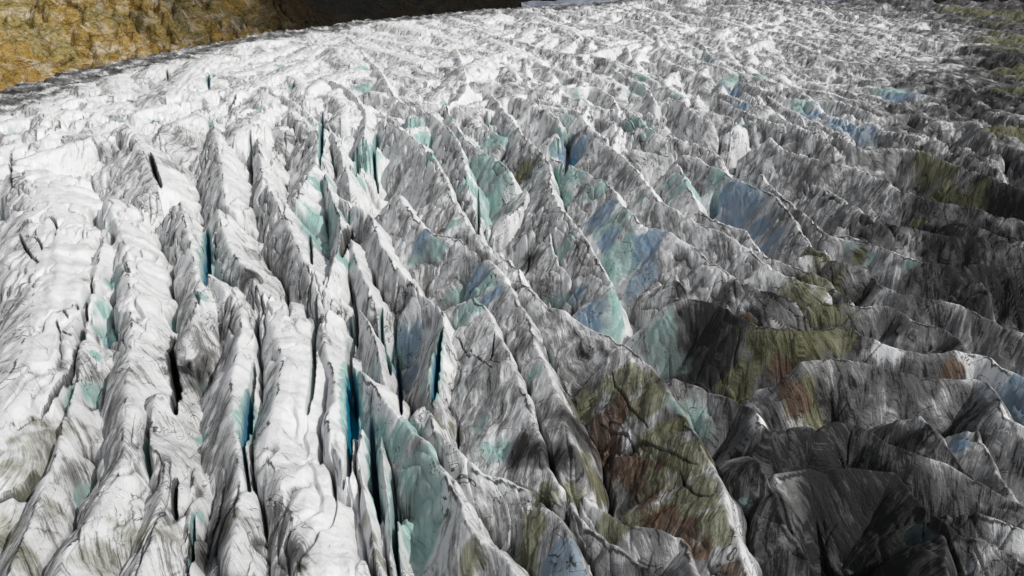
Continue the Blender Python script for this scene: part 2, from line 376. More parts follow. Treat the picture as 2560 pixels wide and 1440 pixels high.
RT = np.array([r.rt for r in ridges] + [0.5], np.float32)[LAB]
trc = (LAB >= 0) & (LAB < NT)
Z = Z - (1.9 * CRE * (1 - .55 * RT * trc) + 0.45 * XCR * (.5 + .5 * RT)) * amp_far
# smooth marginal strip of flat ice
FLAT = BASE - 1.2 + 1.0 * fbm(X / 9, Y / 5, 91, 4) + 1.3 * np.abs(fbm(X / 5, Y / 4, 92, 3))
e = sstep(-52, -24, MDw)
Z = Z * (1 - e) + FLAT * e
Z += 0.16 * fbm(X / 3.4, Y / 3.4, 93, 3) * np.clip(R / 260 - .25, 0, 1.1)[:, None]


def sample(A, x, y):
    r = np.hypot(x, y); p = np.arctan2(x, y)
    fj = np.interp(r, R, np.arange(NR)); fk = np.interp(p, PHI, np.arange(NC))
    j = np.clip(fj.astype(int), 0, NR - 2); k = np.clip(fk.astype(int), 0, NC - 2)
    a = fj - j; b = fk - k
    return (A[j, k] * (1 - a) * (1 - b) + A[j + 1, k] * a * (1 - b) + A[j, k + 1] * (1 - a) * b + A[j + 1, k + 1] * a * b)


def hit(px):
    """where on the built ice surface a sight line lands"""
    d = rays(px)
    t = 30 + 0 * d[:, 0]; done = np.zeros(len(d), bool); out = np.zeros((len(d), 3))
    for _ in range(2600):
        p = CAM + d * t[:, None]
        h = sample(Z, p[:, 0], p[:, 1])
        below = (p[:, 2] <= h) & ~done
        out[below] = p[below]; done |= below
        if done.all(): break
        t = np.where(done, t, t + np.clip((p[:, 2] - h) * 0.25, 0.12, 4))
    out[~done] = (CAM + d * t[:, None])[~done]
    return out


# ------------------------------------------------------------------ crevasses: px line, half width m, depth m, blue amount
SLOTS = [
 ([(518,572),(519,640),(514,712)], .75, 6, 1.05), ([(624,325),(628,400),(628,462)], .55, 8, .3),
 ([(374,380),(388,430),(403,468)], .7, 6, 0), ([(434,840),(430,900),(440,960),(437,1035)], .6, 7, 0),
 ([(634,905),(632,960),(622,1030)], .35, 8, .3), ([(627,1000),(619,1055),(606,1110)], .6, 6, 1.05), ([(607,1105),(613,1160),(623,1230)], .3, 7, .4),
 ([(792,735),(787,850),(783,920),(768,1035)], .42, 9, .35), ([(884,720),(892,820),(878,870),(873,910),(888,957)], .55, 9, .35),
 ([(884,970),(881,1040),(872,1095)], .95, 5, 1.3), ([(879,1095),(870,1160),(858,1220)], .45, 8, .25),
 ([(955,770),(957,860),(970,890),(975,935)], .38, 8, .7), ([(993,890),(1000,960),(1003,1035)], .5, 9, .3),
 ([(1105,820),(1092,900),(1080,1005)], .5, 6, 1.05), ([(928,1040),(933,1150),(940,1230),(948,1310)], .5, 7, 1.0),
 ([(977,1185),(988,1260),(985,1340),(1000,1450)], .45, 10, .6), ([(942,335),(935,400),(945,475)], .6, 9, .7),
 ([(805,285),(803,350),(800,415)], .6, 7, .9), ([(893,365),(884,435)], .7, 7, .5), ([(774,585),(779,660)], .4, 7, .3),
 ([(442,1195),(437,1295)], .3, 6, 0), ([(483,1285),(475,1400),(468,1450)], .22, 5, .8), ([(913,88),(919,135)], 1.0, 9, 1.0),
 ([(45,575),(85,555),(125,542),(147,572)], .3, 2.5, 0), ([(48,585),(70,630),(97,657)], .28, 2.2, 0), ([(60,590),(95,600),(105,625)], .2, 2, 0),
 ([(-30,1262),(60,1232),(97,1188)], .4, 4, 0), ([(165,945),(110,1030),(45,1075)], .2, 3, 0), ([(230,690),(212,790),(190,880),(160,960)], .3, 3, 0),
 ([(1195,470),(1196,560),(1190,585)], .4, 8, .4), ([(852,640),(862,600),(880,570)], .7, 6, 0), ([(733,205),(731,222)], .8, 6, .9),
 ([(905,150),(905,250)], .9, 6, .9), ([(140,780),(170,770),(190,760),(195,775)], .16, 1.5, 0), ([(155,775),(172,800)], .14, 1.5, 0),
 ([(180,840),(150,830),(140,800)], .16, 1.5, 0), ([(1237,830),(1225,900),(1180,930)], .12, 1.2, 0), ([(1115,860),(1160,890),(1230,920)], .10, 1.0, 0),
 ([(1140,840),(1180,880)], .10, 1, 0), ([(1500,1060),(1570,1090),(1680,1135),(1745,1160)], .16, 1.6, 0), ([(1700,1180),(1730,1230),(1780,1240)], .12, 1.2, 0),
 ([(1530,930),(1560,990),(1620,1070)], .14, 1.3, 0), ([(1425,340),(1420,390),(1415,430)], 1.2, 7, .3), ([(1790,470),(1785,520),(1790,540)], 1.3, 6, .5),
 ([(60,350),(75,330),(110,330),(145,312),(190,320)], .25, 1.5, 0), ([(30,470),(28,400),(35,370)], .3, 2, 0), ([(150,300),(145,320)], .25, 1.5, 0),
 ([(415,170),(420,200)], .4, 3, 0), ([(520,185),(522,220)], .7, 5, .9), ([(590,235),(570,280)], .4, 3, 0),
]
SBLUE = np.zeros((NR, NC), np.float32)
SDARK = np.zeros((NR, NC), np.float32)
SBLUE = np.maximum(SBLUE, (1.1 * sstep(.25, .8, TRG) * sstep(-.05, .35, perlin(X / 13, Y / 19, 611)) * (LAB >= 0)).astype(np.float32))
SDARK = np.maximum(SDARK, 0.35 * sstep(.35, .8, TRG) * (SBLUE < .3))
Z0 = Z.copy()
for px, w, dep, bl in SLOTS:
    p3 = hit(px)
    pl = catmull(p3[:, :2], 1.0)
    if len(pl) < 3: pl = np.linspace(pl[0], pl[-1], 5)
    Ls = np.concatenate([[0], np.cumsum(np.linalg.norm(np.diff(pl, axis=0), axis=1))])
    if Ls[-1] > 90: continue
    c = (pl.min(0) + pl.max(0)) / 2
    rad = np.max(np.linalg.norm(pl - c, axis=1)) + 4 * w + 1
    j0, j1, k0, k1 = win(c[0], c[1], rad)
    if j1 <= j0 or k1 <= k0: continue
    sl = (slice(j0, j1), slice(k0, k1))
    D = np.full((j1 - j0, k1 - k0), 1e6, np.float32); S = np.zeros_like(D)
    for i in range(len(pl) - 1):
        a, b = pl[i], pl[i + 1]; dx, dy = b - a; L2 = dx * dx + dy * dy + 1e-9
        ex0 = X[sl] - a[0]; ey0 = Y[sl] - a[1]
        t = np.clip((ex0 * dx + ey0 * dy) / L2, 0, 1)
        d = np.hypot(ex0 - t * dx, ey0 - t * dy)
        m = d < D; D = np.where(m, d, D); S = np.where(m, Ls[i] + t * (Ls[i + 1] - Ls[i]), S)
    tt = S / Ls[-1]
    ww = w * (0.25 + 0.75 * np.sqrt(np.clip(4 * tt * (1 - tt), 0, 1))) * (1 + 0.35 * perlin(S * 0.7, S * 0 + dep, 7)) + 0.05 * WX2[sl]
    q = np.clip((ww - D) / (0.55 * np.maximum(ww, .05)), 0, 1)
    Z[sl] -= dep * q * (0.35 + 0.65 * np.clip(4 * tt * (1 - tt), 0, 1))
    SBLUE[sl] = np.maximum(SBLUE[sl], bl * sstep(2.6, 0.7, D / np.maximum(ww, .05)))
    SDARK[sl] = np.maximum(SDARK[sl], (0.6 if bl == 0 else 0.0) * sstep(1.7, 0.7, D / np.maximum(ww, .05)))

# ------------------------------------------------------------------ dirt and stains (world-space fields)
ANCH = [((200,300),.03),((300,500),.0),((100,700),.02),((200,800),.05),((60,1100),.12),((380,1250),.38),((250,1050),.33),((330,1360),.42),((560,1250),.38),((640,1390),.44),((130,1300),.36),((480,1000),.44),((240,880),.25),((680,950),.10),((650,620),.25),((500,600),.2),((700,560),.25),((600,900),.15),((540,800),.28),((820,1000),.03),((860,1300),.05),
        ((650,380),.14),((450,360),.2),((900,240),.08),((600,150),.05),((1000,90),.05),((1080,200),.16),((1000,400),.10),((950,620),.14),((1250,150),.12),((1500,60),.16),((1350,250),.2),
        ((1650,130),.2),((1500,230),.13),((1900,60),.24),((1200,500),.25),((1320,430),.3),((1300,600),.2),((1450,330),.18),((1600,600),.24),((1550,750),.2),((1700,480),.2),
        ((1850,380),.26),((1950,200),.25),((2200,60),.36),((2050,300),.34),((2300,130),.42),((2300,300),.74),((2480,50),1.0),((2550,30),1.1),((2545,160),1.15),((2380,20),.8),((2480,250),.92),((2150,450),.5),((2050,560),.6),((2350,420),.78),
        ((2350,580),1.0),((2500,520),1.0),((2500,680),.95),((2250,680),.72),((2150,780),.72),((2400,740),1.05),((1900,640),.36),((1800,680),.44),((1850,750),.85),((1760,850),1.1),((1640,780),.45),
        ((2000,950),.7),((2250,880),.85),((2450,880),.75),((2500,950),.55),((2250,1000),.72),((2450,1100),.62),((2000,1150),.95),((2150,1280),1.3),((2250,1180),1.15),((2300,1380),1.15),((2080,1400),1.15),((1950,1300),.85),
        ((2500,1300),.7),((2540,1420),.6),((1700,980),.6),((1800,1120),.75),((1850,1230),.85),((1600,1100),.6),((1750,1300),.45),((1600,1400),.8),((1420,1420),.6),((1300,1350),.45),((1420,1120),.75),((1450,950),.55),
        ((1380,880),.45),((1200,880),.35),((1250,1000),.5),((1180,1030),.45),((1200,1180),.2),((1060,1200),.25),((1060,1400),.4),((1100,800),.22),((950,850),.3),((980,700),.22)]
ap = ground([a[0] for a in ANCH], -2.0); av = np.array([a[1] for a in ANCH])
al = np.stack([np.arctan2(ap[:, 0], ap[:, 1]), 0.55 * np.log(np.hypot(ap[:, 0], ap[:, 1]))], 1)
DIRT = np.zeros((NR, NC), np.float32); W = np.zeros((NR, NC), np.float32)
lr = (0.55 * np.log(R)).astype(np.float32)[:, None]; lp = PHI.astype(np.float32)[None, :]
wj = 0.03 * fbm(X / 14, Y / 14, 61, 2)
for (p, l), v in zip(al, av):
    q = 1.0 / ((lp + wj - p) ** 2 + (lr - l) ** 2 + 2e-4) ** 1.5
    DIRT += (q * v).astype(np.float32); W += q.astype(np.float32)
DIRT /= W
DIRT += (0.10 + 0.30 * np.clip(DIRT, 0, .8)) * fbm(X / 7, Y / 7, 63, 3)
TONE_SPOTS = [(500,860,60,.5),(480,950,50,.55),(560,800,50,.35),(180,1180,40,.45),(210,1100,40,.3),(450,350,60,.4),(440,420,40,.45),(560,1280,40,.5),(540,1350,45,.4),(735,1390,40,.55),(700,700,40,.35),(650,700,35,.45),
 (870,620,30,.45),(1060,640,30,.55),(1090,590,30,.35),(960,620,22,.25),(1080,190,50,.45),(1040,230,30,.35),(1060,980,30,.4),(1320,430,50,.5),(1330,650,30,.65),(1340,560,30,.3),(1430,345,28,.8),(1120,760,28,.5),(1770,840,75,.55),
 (1740,930,50,.5),(2150,1300,100,.45),(2240,1250,80,.5),(2200,1390,60,.4),(2350,590,80,.4),(2280,560,40,.4),(2500,530,60,.6),(2440,240,40,.5),(2420,285,35,.4),(1290,1130,40,.45),(1390,1150,45,.45),(1470,1110,40,.4),(700,400,50,.25),
 (640,640,40,.3),(760,620,30,.2),(900,580,30,.3),(1180,640,30,.3),(1500,160,45,.4),(1440,200,30,.3),(1690,45,25,.4),(2100,80,40,.3),(2300,80,50,.3),(2000,850,60,.3),(2050,1150,80,.4),(320,1000,25,.3),(250,950,40,.3),(470,1150,50,.25),
 (1600,310,25,.2),(1500,330,25,.3),(1800,330,40,.25),(1440,620,20,.3),(2030,430,40,.25),(620,690,25,.4),(1010,500,25,.25),(930,330,20,.3),(2450,700,60,.3),(1650,970,40,.25),(1850,1180,50,.4),(1000,780,25,.4),(960,800,25,.3),
 (2225,875,22,-.7),(1900,1050,22,-.9),(1200,1160,50,-.35),(1420,800,50,-.25),(1850,620,50,-.3),(1930,700,50,-.25),(2280,640,40,-.5),(2480,930,40,-.45),(1260,690,40,-.3),(830,800,40,-.2),(860,1300,80,-.2),(1105,880,22,-.5),
 (980,230,40,-.25),(1370,440,14,-.5),(1340,360,25,-.35),(1300,300,30,-.3),(1050,360,40,-.2),(900,420,30,-.2),(1500,560,40,-.2),(1560,620,60,-.25),(1640,720,50,-.25),(2140,310,40,-.4),(2020,280,40,-.35),(2240,240,40,-.4),
 (2450,1380,40,-.2),(2540,1100,40,-.25),(1950,1340,40,-.4),(1740,1330,50,-.2),(2140,960,40,-.25),(1460,960,50,.15),(2380,160,40,-.3),(1700,600,40,-.3),(1780,690,30,-.2),(1600,150,25,-.3),(1850,100,80,-.12),(1480,230,30,-.3),(1680,130,40,-.2)]
pts = hit([(a, b) for a, b, _, _ in TONE_SPOTS])
for p, (a, b, rp, am) in zip(pts, TONE_SPOTS):
    rm = rp * np.linalg.norm(p - CAM) / F * 1.5
    j0, j1, k0, k1 = win(p[0], p[1], rm * 2)
    if j1 <= j0 or k1 <= k0: continue
    sl = (slice(j0, j1), slice(k0, k1))
    q = np.sqrt((X[sl] - p[0]) ** 2 + (Y[sl] - p[1]) ** 2 + (0.6 * (Z0[sl] - p[2])) ** 2) / rm
    DIRT[sl] += am * sstep(1.25, .15, q + .35 * WX2[sl] * .6 + .25 * WX[sl])
DIRT = DIRT * (1 - 0.20 * sstep(.25, .5, DIRT) * (1 - sstep(.62, .9, DIRT))) + 0.30 * sstep(.35, .9, CRE) + 0.16 * sstep(.4, .9, XCR)
DIRT = np.maximum(DIRT, 0.95 * sstep(-54, -30, MDw) * (0.7 + 0.6 * fbm(X / 9, Y / 9, 65, 2)))

STAIN = {'teal': (0, [(800,550,45),(790,600,40),(800,470,35),(800,400,22),(803,330,18),(905,220,22),(905,170,18),(1035,310,25),(1060,350,25),(1080,390,30),(910,400,35),(895,450,25),(1130,300,18),(1150,340,25),
  (1240,350,50),(1200,420,45),(1230,480,50),(1220,540,45),(1180,480,40),(1240,420,45),(1410,350,30),(1390,370,20),(1430,300,25),(1600,200,28),(1590,230,30),(1590,310,40),(1620,335,22),(1540,180,14),(1400,450,40),(1440,440,35),
  (1490,480,35),(1410,510,30),(1530,560,50),(1560,640,60),(1520,680,40),(1540,760,40),(1520,830,40),(1660,840,55),(1680,900,35),(1720,460,45),(1800,430,35),(1680,450,25),(1410,620,30),(1090,620,30),(1050,640,30),
  (1130,560,25),(1210,720,40),(1170,780,40),(1140,740,30),(1000,1100,50),(1030,1180,60),(1060,1250,65),(1060,1340,65),(960,1080,30),(1220,1130,30),(1200,1060,30),(1250,1120,30),(1060,960,25),(1010,850,30),
  (1690,1010,35),(1740,1060,45),(1860,1260,22),(285,700,22),(265,780,20),(235,890,13),(500,640,18),(500,740,16),(600,1040,22),(510,1100,18),(540,1060,18),(500,1290,16),(1760,150,22),(1900,190,25),(2010,275,32),(2230,230,40),
  (1700,240,22),(1830,200,25),(1370,205,14),(1440,245,12),(850,640,30),(835,560,35),(1600,500,20),(2130,610,16),(2170,650,16),(2275,660,12),(1110,260,14),(700,165,12),(730,215,8),(1340,930,25),(1060,1150,40),(980,1300,25),(800,620,30)]),
 'blue': (1, [(1500,540,45),(1520,600,30),(1620,620,45),(1610,680,35),(1580,720,25),(1470,790,40),(1440,740,30),(1440,390,42),(1850,520,60),(1900,570,40),(1930,610,35),(2140,320,50),(2090,310,28),(2020,295,30),
  (2245,250,42),(1850,270,26),(1820,230,30),(1020,860,40),(1010,940,35),(1190,700,40),(1230,740,30),(1050,600,30),(1420,1400,60),(1380,1425,40),(2530,1000,48),(2400,1110,28),(1770,155,16),(885,1010,20),(617,1040,14),
  (516,600,10),(915,110,11),(1140,150,8),(935,1080,12),(980,1190,10),(1520,520,30),(1820,490,40)]),
 'olive': (2, [(2500,40,60),(2540,100,75),(2555,170,65),(2450,30,45),(2400,22,40),(2530,220,40),(2545,330,40),(2050,700,60),(2040,640,40),(2000,760,60),(2060,760,50),(1920,850,60),(2000,860,60),(2080,840,40),(1850,980,40),(1560,960,60),(1620,1000,60),(1480,1020,50),(1650,1100,75),(1720,1150,65),(1640,1180,65),
  (1740,1250,65),(1780,1320,50),(1480,1200,50),(1430,1240,40),(1360,1250,40),(1330,1300,40),(1320,1400,40),(1180,1390,35),(2340,420,40),(2300,400,22),(2520,330,40),(2530,60,40),(2500,80,30),(2530,120,45),(2410,25,24),
  (2440,40,20),(2550,190,30),(2360,480,28),(2430,490,32),(120,1080,55),(80,1130,60),(60,1180,55),(30,1330,60),(50,1400,50),(130,1270,30),(330,1340,45),(250,1400,50),(430,1340,40),(435,930,22),(440,880,16),(910,1290,28),
  (930,1340,28),(950,1400,25),(215,700,12),(200,850,12),(120,620,10),(1100,1060,14),(1130,1070,14),(2150,640,15),(2290,560,15),(1300,440,30),(1530,1300,40),(1590,1290,40),(2000,980,35),(2030,1040,30),(1660,1280,40),(750,1420,25),(580,1300,30)]),
 'rust': (3, [(1500,1050,50),(1540,1030,40),(1520,1110,60),(1560,1150,50),(1590,1200,42),(1620,1250,40),(1650,1300,40),(1700,1330,35),(1750,1370,30),(1830,1420,30),(1650,1170,18),(1950,930,28),(1970,970,28),(2000,1010,22),
  (2380,930,22),(1310,1090,13),(1870,800,18),(215,830,9),(1100,580,14)])}
TEAL = np.zeros((NR, NC, 4), np.float32)
edge_n = 0.5 * fbm(X / 3.0, Y / 3.0, 71, 3)
for nm, (ci, lst) in STAIN.items():
    pts = hit([(a, b) for a, b, _ in lst])
    for p, (a, b, rp) in zip(pts, lst):
        dist = np.linalg.norm(p - CAM)
        rm = rp * dist / F * 1.05
        j0, j1, k0, k1 = win(p[0], p[1], rm * 2.2)
        if j1 <= j0 or k1 <= k0: continue
        sl = (slice(j0, j1), slice(k0, k1))
        rm *= 1.18
        q = np.sqrt((X[sl] - p[0]) ** 2 + (Y[sl] - p[1]) ** 2 + (0.7 * (Z0[sl] - p[2])) ** 2) / rm
        v = sstep(1.5, 0.2, q + edge_n[sl]) * (.82 if ci < 2 else (.62 if a < 1000 else 1.0))
        TEAL[sl][..., ci] = np.maximum(TEAL[sl][..., ci], v)
TEAL[..., 1] = np.maximum(TEAL[..., 1], 1.06 * np.clip(SBLUE - .25, 0, 1) * np.maximum(Z < Z0 - 0.6, .5 * TRG))
TEAL[..., 0] = np.maximum(TEAL[..., 0], np.clip(SBLUE * 1.0, 0, 1))
TEAL[..., :2] *= (1 - e[..., None])
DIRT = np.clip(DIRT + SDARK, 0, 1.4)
print('fields done', round(time.time() - T0, 1))

# ------------------------------------------------------------------ normals of the whole surface, so that neighbouring pieces shade as one
P = np.stack([X, Y, Z], -1).astype(np.float32)
du = np.gradient(P, axis=1); dv = np.gradient(P, axis=0)
NRM = np.cross(du, dv); NRM /= np.linalg.norm(NRM, axis=-1, keepdims=True) + 1e-12


# ------------------------------------------------------------------ materials
def nodes_of(name):
    m = bpy.data.materials.new(name); m.use_nodes = True
    nt = m.node_tree; nt.nodes.clear()
    return m, nt


class NT_:
    def __init__(s, nt): s.nt = nt
    def n(s, typ, ins=None, **kw):
        nd = s.nt.nodes.new(typ)
        for k, v in kw.items(): setattr(nd, k, v)
        for k, v in (ins or {}).items():
            if hasattr(v, 'is_output') or isinstance(v, bpy.types.NodeSocket): s.nt.links.new(v, nd.inputs[k])
            else: nd.inputs[k].default_value = v
        return nd
    def math(s, op, a, b=0.0, c=0.0, clamp=False):
        nd = s.nt.nodes.new('ShaderNodeMath'); nd.operation = op; nd.use_clamp = clamp
        for i, v in enumerate((a, b, c)):
            if isinstance(v, bpy.types.NodeSocket): s.nt.links.new(v, nd.inputs[i])
            else: nd.inputs[i].default_value = v
        return nd.outputs[0]
    def mix(s, fac, a, b, blend='MIX'):
        nd = s.nt.nodes.new('ShaderNodeMix'); nd.data_type = 'RGBA'; nd.blend_type = blend; nd.clamp_factor = True
        for sock, v in ((nd.inputs[0], fac), (nd.inputs[6], a), (nd.inputs[7], b)):
            if isinstance(v, bpy.types.NodeSocket): s.nt.links.new(v, sock)
            else: sock.default_value = v if not isinstance(v, tuple) or len(v) == 4 else (*v, 1)
        return nd.outputs[2]
    def ramp(s, fac, lo, hi):
        nd = s.nt.nodes.new('ShaderNodeMapRange'); nd.interpolation_type = 'SMOOTHSTEP'
        for k, v in ((0, fac), (1, lo), (2, hi)):
            if isinstance(v, bpy.types.NodeSocket): s.nt.links.new(v, nd.inputs[k])
            else: nd.inputs[k].default_value = v
        return nd.outputs[0]
    def noise(s, vec, scale, detail=4, rough=0.55, dist=0.0):
        return s.n('ShaderNodeTexNoise', {'Vector': vec, 'Scale': scale, 'Detail': detail, 'Roughness': rough, 'Distortion': dist}).outputs['Fac']
    def vmul(s, vec, k):
        nd = s.nt.nodes.new('ShaderNodeVectorMath'); nd.operation = 'MULTIPLY'
        s.nt.links.new(vec, nd.inputs[0]); nd.inputs[1].default_value = k
        return nd.outputs[0]


def ice_material():
    m, nt = nodes_of('glacier_ice'); g = NT_(nt)
    sd = g.n('ShaderNodeAttribute', attribute_name='fall_line').outputs['Vector']
    dirt = g.n('ShaderNodeAttribute', attribute_name='dirt').outputs['Fac']
    st = g.n('ShaderNodeAttribute', attribute_name='stain')
    sep = g.n('ShaderNodeSeparateColor', {'Color': st.outputs['Color']})
    teal, blue, olive = sep.outputs[0], sep.outputs[1], sep.outputs[2]
    rust = st.outputs['Alpha']
    geo = g.n('ShaderNodeTexCoord').outputs['Object']
    # streaks of dust carried down the fall line of each ridge
    s1 = g.noise(g.vmul(sd, (1.3, .22, 1)), 1.0, 6, .66, .5)
    s2 = g.noise(g.vmul(sd, (5.2, .75, 1)), 1.0, 4, .7, .4)
    s3 = g.noise(g.vmul(sd, (.33, .20, 1)), 1.0, 4, .6, .6)
    fine = g.noise(geo, 2.6, 5, .68)
    blot = g.noise(geo, .30, 5, .62, .6)
    v = g.math('ADD', g.math('MULTIPLY', s1, .42), g.math('MULTIPLY', s2, .30))
    v = g.math('ADD', v, g.math('MULTIPLY', s3, .18))
    v = g.math('ADD', v, g.math('MULTIPLY', fine, .10))
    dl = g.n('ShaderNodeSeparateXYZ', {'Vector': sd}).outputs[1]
    flank = g.ramp(g.math('MULTIPLY', dl, -1.0), -.6, 1.8)      # streak cover is heavier on the left flank of every ridge
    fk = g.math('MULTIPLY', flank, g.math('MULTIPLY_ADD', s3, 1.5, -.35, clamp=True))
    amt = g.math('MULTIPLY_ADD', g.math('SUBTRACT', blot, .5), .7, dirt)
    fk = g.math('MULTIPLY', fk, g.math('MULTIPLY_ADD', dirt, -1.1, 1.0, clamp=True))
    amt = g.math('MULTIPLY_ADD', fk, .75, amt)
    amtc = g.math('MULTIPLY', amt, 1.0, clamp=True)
    def eff(a, k=1.5, lo=.35, hi=.7):
        q = g.math('MULTIPLY_ADD', g.math('SUBTRACT', v, .5), k, a)
        q = g.math('MULTIPLY_ADD', g.math('SUBTRACT', blot, .5), .6, q)
        return g.math('MULTIPLY', g.ramp(q, lo, hi), g.ramp(a, .02, .7))
    teal_e, blue_e, olive_e, rust_e = eff(teal, 1.6, .06, .62), eff(blue, 1.6, .10, .62), eff(olive, 2.2, .12, .80), eff(rust, 2.2, .2, .85)
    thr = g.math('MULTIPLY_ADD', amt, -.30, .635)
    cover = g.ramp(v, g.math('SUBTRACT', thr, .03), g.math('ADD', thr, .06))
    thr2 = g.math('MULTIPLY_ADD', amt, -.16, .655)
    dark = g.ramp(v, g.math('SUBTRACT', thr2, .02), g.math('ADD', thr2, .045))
    clean = g.mix(fine, (.72, .725, .73), (.88, .885, .885))
    clean = g.mix(g.math('MULTIPLY', g.ramp(amt, .1, 1.1), .85), clean, g.mix(blot, (.22, .22, .22), (.66, .66, .66)))
    clean = g.mix(g.math('MULTIPLY', g.ramp(amt, .62, 1.15), .88), clean, g.mix(g.ramp(v, .38, .60), (.17, .17, .17), (.025, .025, .025)))
    teal_c = g.mix(g.ramp(v, .38, .62), (.20, .37, .34), (.56, .75, .71))
    blue_c = g.mix(g.ramp(v, .38, .62), (.09, .165, .25), (.40, .54, .68))
    c = g.mix(g.math('MULTIPLY', teal_e, .92), clean, teal_c)
    c = g.mix(g.math('MULTIPLY', blue_e, .95), c, blue_c)
    azure = g.math('MULTIPLY', g.math('MULTIPLY', teal, blue, clamp=True), g.ramp(g.math('ADD', teal, blue), 1.68, 1.9))
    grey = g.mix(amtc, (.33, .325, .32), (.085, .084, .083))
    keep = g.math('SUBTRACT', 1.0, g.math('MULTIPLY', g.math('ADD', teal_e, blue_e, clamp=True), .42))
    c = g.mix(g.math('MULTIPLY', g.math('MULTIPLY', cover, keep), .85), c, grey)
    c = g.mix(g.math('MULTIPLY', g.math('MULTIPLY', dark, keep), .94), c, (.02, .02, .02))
    ol = g.mix(g.ramp(v, .40, .60), (.30, .30, .17), (.03, .031, .010))
    c = g.mix(g.math('MULTIPLY', olive_e, .82), c, ol)
    ru = g.mix(g.ramp(v, .40, .60), (.24, .155, .11), (.026, .015, .009))
    c = g.mix(g.math('MULTIPLY', rust_e, .9), c, ru)
    # dirt packed in hairline cracks: along the crests and wandering over the faces
    wob = g.noise(g.vmul(sd, (.5, 0, 1)), 1.0, 4, .7)
    cl = g.math('ABSOLUTE', g.math('MULTIPLY_ADD', g.math('SUBTRACT', wob, .5), 2.2, g.math('ADD', dl, .25)))
    crest = g.math('MULTIPLY', g.ramp(cl, .22, .08), g.ramp(g.noise(g.vmul(sd, (.21, 0, 1)), 1.0, 3, .6), .47, .56))
    ck = g.math('ABSOLUTE', g.math('SUBTRACT', g.noise(geo, .16, 3, .55, 1.2), .5))
    ck = g.math('MULTIPLY', g.ramp(ck, .009, .003), g.ramp(g.noise(geo, .09, 2, .5), .46, .56))
    ck = g.math('MULTIPLY', ck, g.ramp(amt, .12, .4))
    c = g.mix(g.math('MULTIPLY', g.math('MAXIMUM', crest, ck), .88), c, (.025, .025, .025))
    # gritty specks
    sp = g.ramp(g.noise(geo, 6.0, 3, .72), g.math('MULTIPLY_ADD', amtc, -.12, .72), .80)
    c = g.mix(g.math('MULTIPLY', sp, .7), c, (.04, .038, .036))
    c = g.mix(azure, c, (.015, .27, .40))
    hb = g.math('ADD', g.math('MULTIPLY', s2, .6), g.math('MULTIPLY', fine, .6))
    hb = g.math('ADD', hb, g.math('MULTIPLY', s1, .9))
    bmp = g.n('ShaderNodeBump', {'Strength': g.math('MULTIPLY_ADD', amtc, .5, .5), 'Distance': .45, 'Height': hb}).outputs[0]
    rgh = g.math('MULTIPLY_ADD', g.math('ADD', teal, blue, clamp=True), -.25, .75)
    bs = g.n('ShaderNodeBsdfPrincipled', {'Base Color': c, 'Roughness': rgh, 'Normal': bmp, 'Specular IOR Level': .25})
    out = g.n('ShaderNodeOutputMaterial', {'Surface': bs.outputs[0]})
    return m


ICE = ice_material()


# ------------------------------------------------------------------ meshes out of the surface
def make_mesh(name, co, nr, faces, attrs, mat):
    me = bpy.data.meshes.new(name)
    me.vertices.add(len(co)); me.vertices.foreach_set('co', co.astype(np.float32).ravel())
    nf = len(faces)
    me.loops.add(nf * 4); me.loops.foreach_set('vertex_index', faces.astype(np.int32).ravel())
    me.polygons.add(nf)
    me.polygons.foreach_set('loop_start', np.arange(0, nf * 4, 4, dtype=np.int32))
    me.polygons.foreach_set('use_smooth', np.ones(nf, bool))
    me.update(calc_edges=True)
    for an, (typ, dat) in attrs.items():
        a = me.attributes.new(an, typ, 'POINT')
        a.data.foreach_set({'FLOAT': 'value', 'FLOAT_VECTOR': 'vector', 'FLOAT_COLOR': 'color'}[typ], np.ascontiguousarray(dat, np.float32).ravel())
    if nr is not None: me.normals_split_custom_set_from_vertices(nr.astype(np.float32))
    me.materials.append(mat)
    o = bpy.data.objects.new(name, me); COL.objects.link(o)
    return o


FL = LAB[:-1, :-1]
FLm = np.where(MD[:-1, :-1] > 60, -2, FL)          # nothing is built far past the margin drop


def largest_patch(mask):
    par = []
    def find(a):
        while par[a] != a:
            par[a] = par[par[a]]; a = par[a]
        return a
    prev = []; runs = []
    for j in range(mask.shape[0]):
        d = np.diff(np.concatenate([[0], mask[j].astype(np.int8), [0]]))
        a = np.flatnonzero(d == 1); b = np.flatnonzero(d == -1)
        cur = []
        for x0, x1 in zip(a, b):
            i_ = len(par); par.append(i_); runs.append((j, x0, x1)); cur.append(i_)
            for q in prev:
                if runs[q][1] < x1 and runs[q][2] > x0:
                    par[find(q)] = find(i_)
        prev = cur
    size = {}
    for i_, (j, x0, x1) in enumerate(runs):
        size[find(i_)] = size.get(find(i_), 0) + x1 - x0
    if not size: return mask
    top = max(size, key=size.get)
    out = np.zeros_like(mask)
    for i_, (j, x0, x1) in enumerate(runs):
        if find(i_) == top: out[j, x0:x1] = True
    return out


STRAY = np.zeros(FLm.shape, bool)
for ri in range(NT):
    if store[ri] is None: continue
    sl = store[ri][0]
    m = FLm[sl] == ri
    if m.any(): STRAY[sl] |= m & ~largest_patch(m)
order = np.argsort(FLm.ravel(), kind='stable')
labs = FLm.ravel()[order]
starts = np.searchsorted(labs, np.arange(-1, len(ridges) + 1))
idx = np.arange(NR * NC).reshape(NR, NC)
Pf = P.reshape(-1, 3); Nf = NRM.reshape(-1, 3); Df = DIRT.ravel(); Sf = TEAL.reshape(-1, 4)


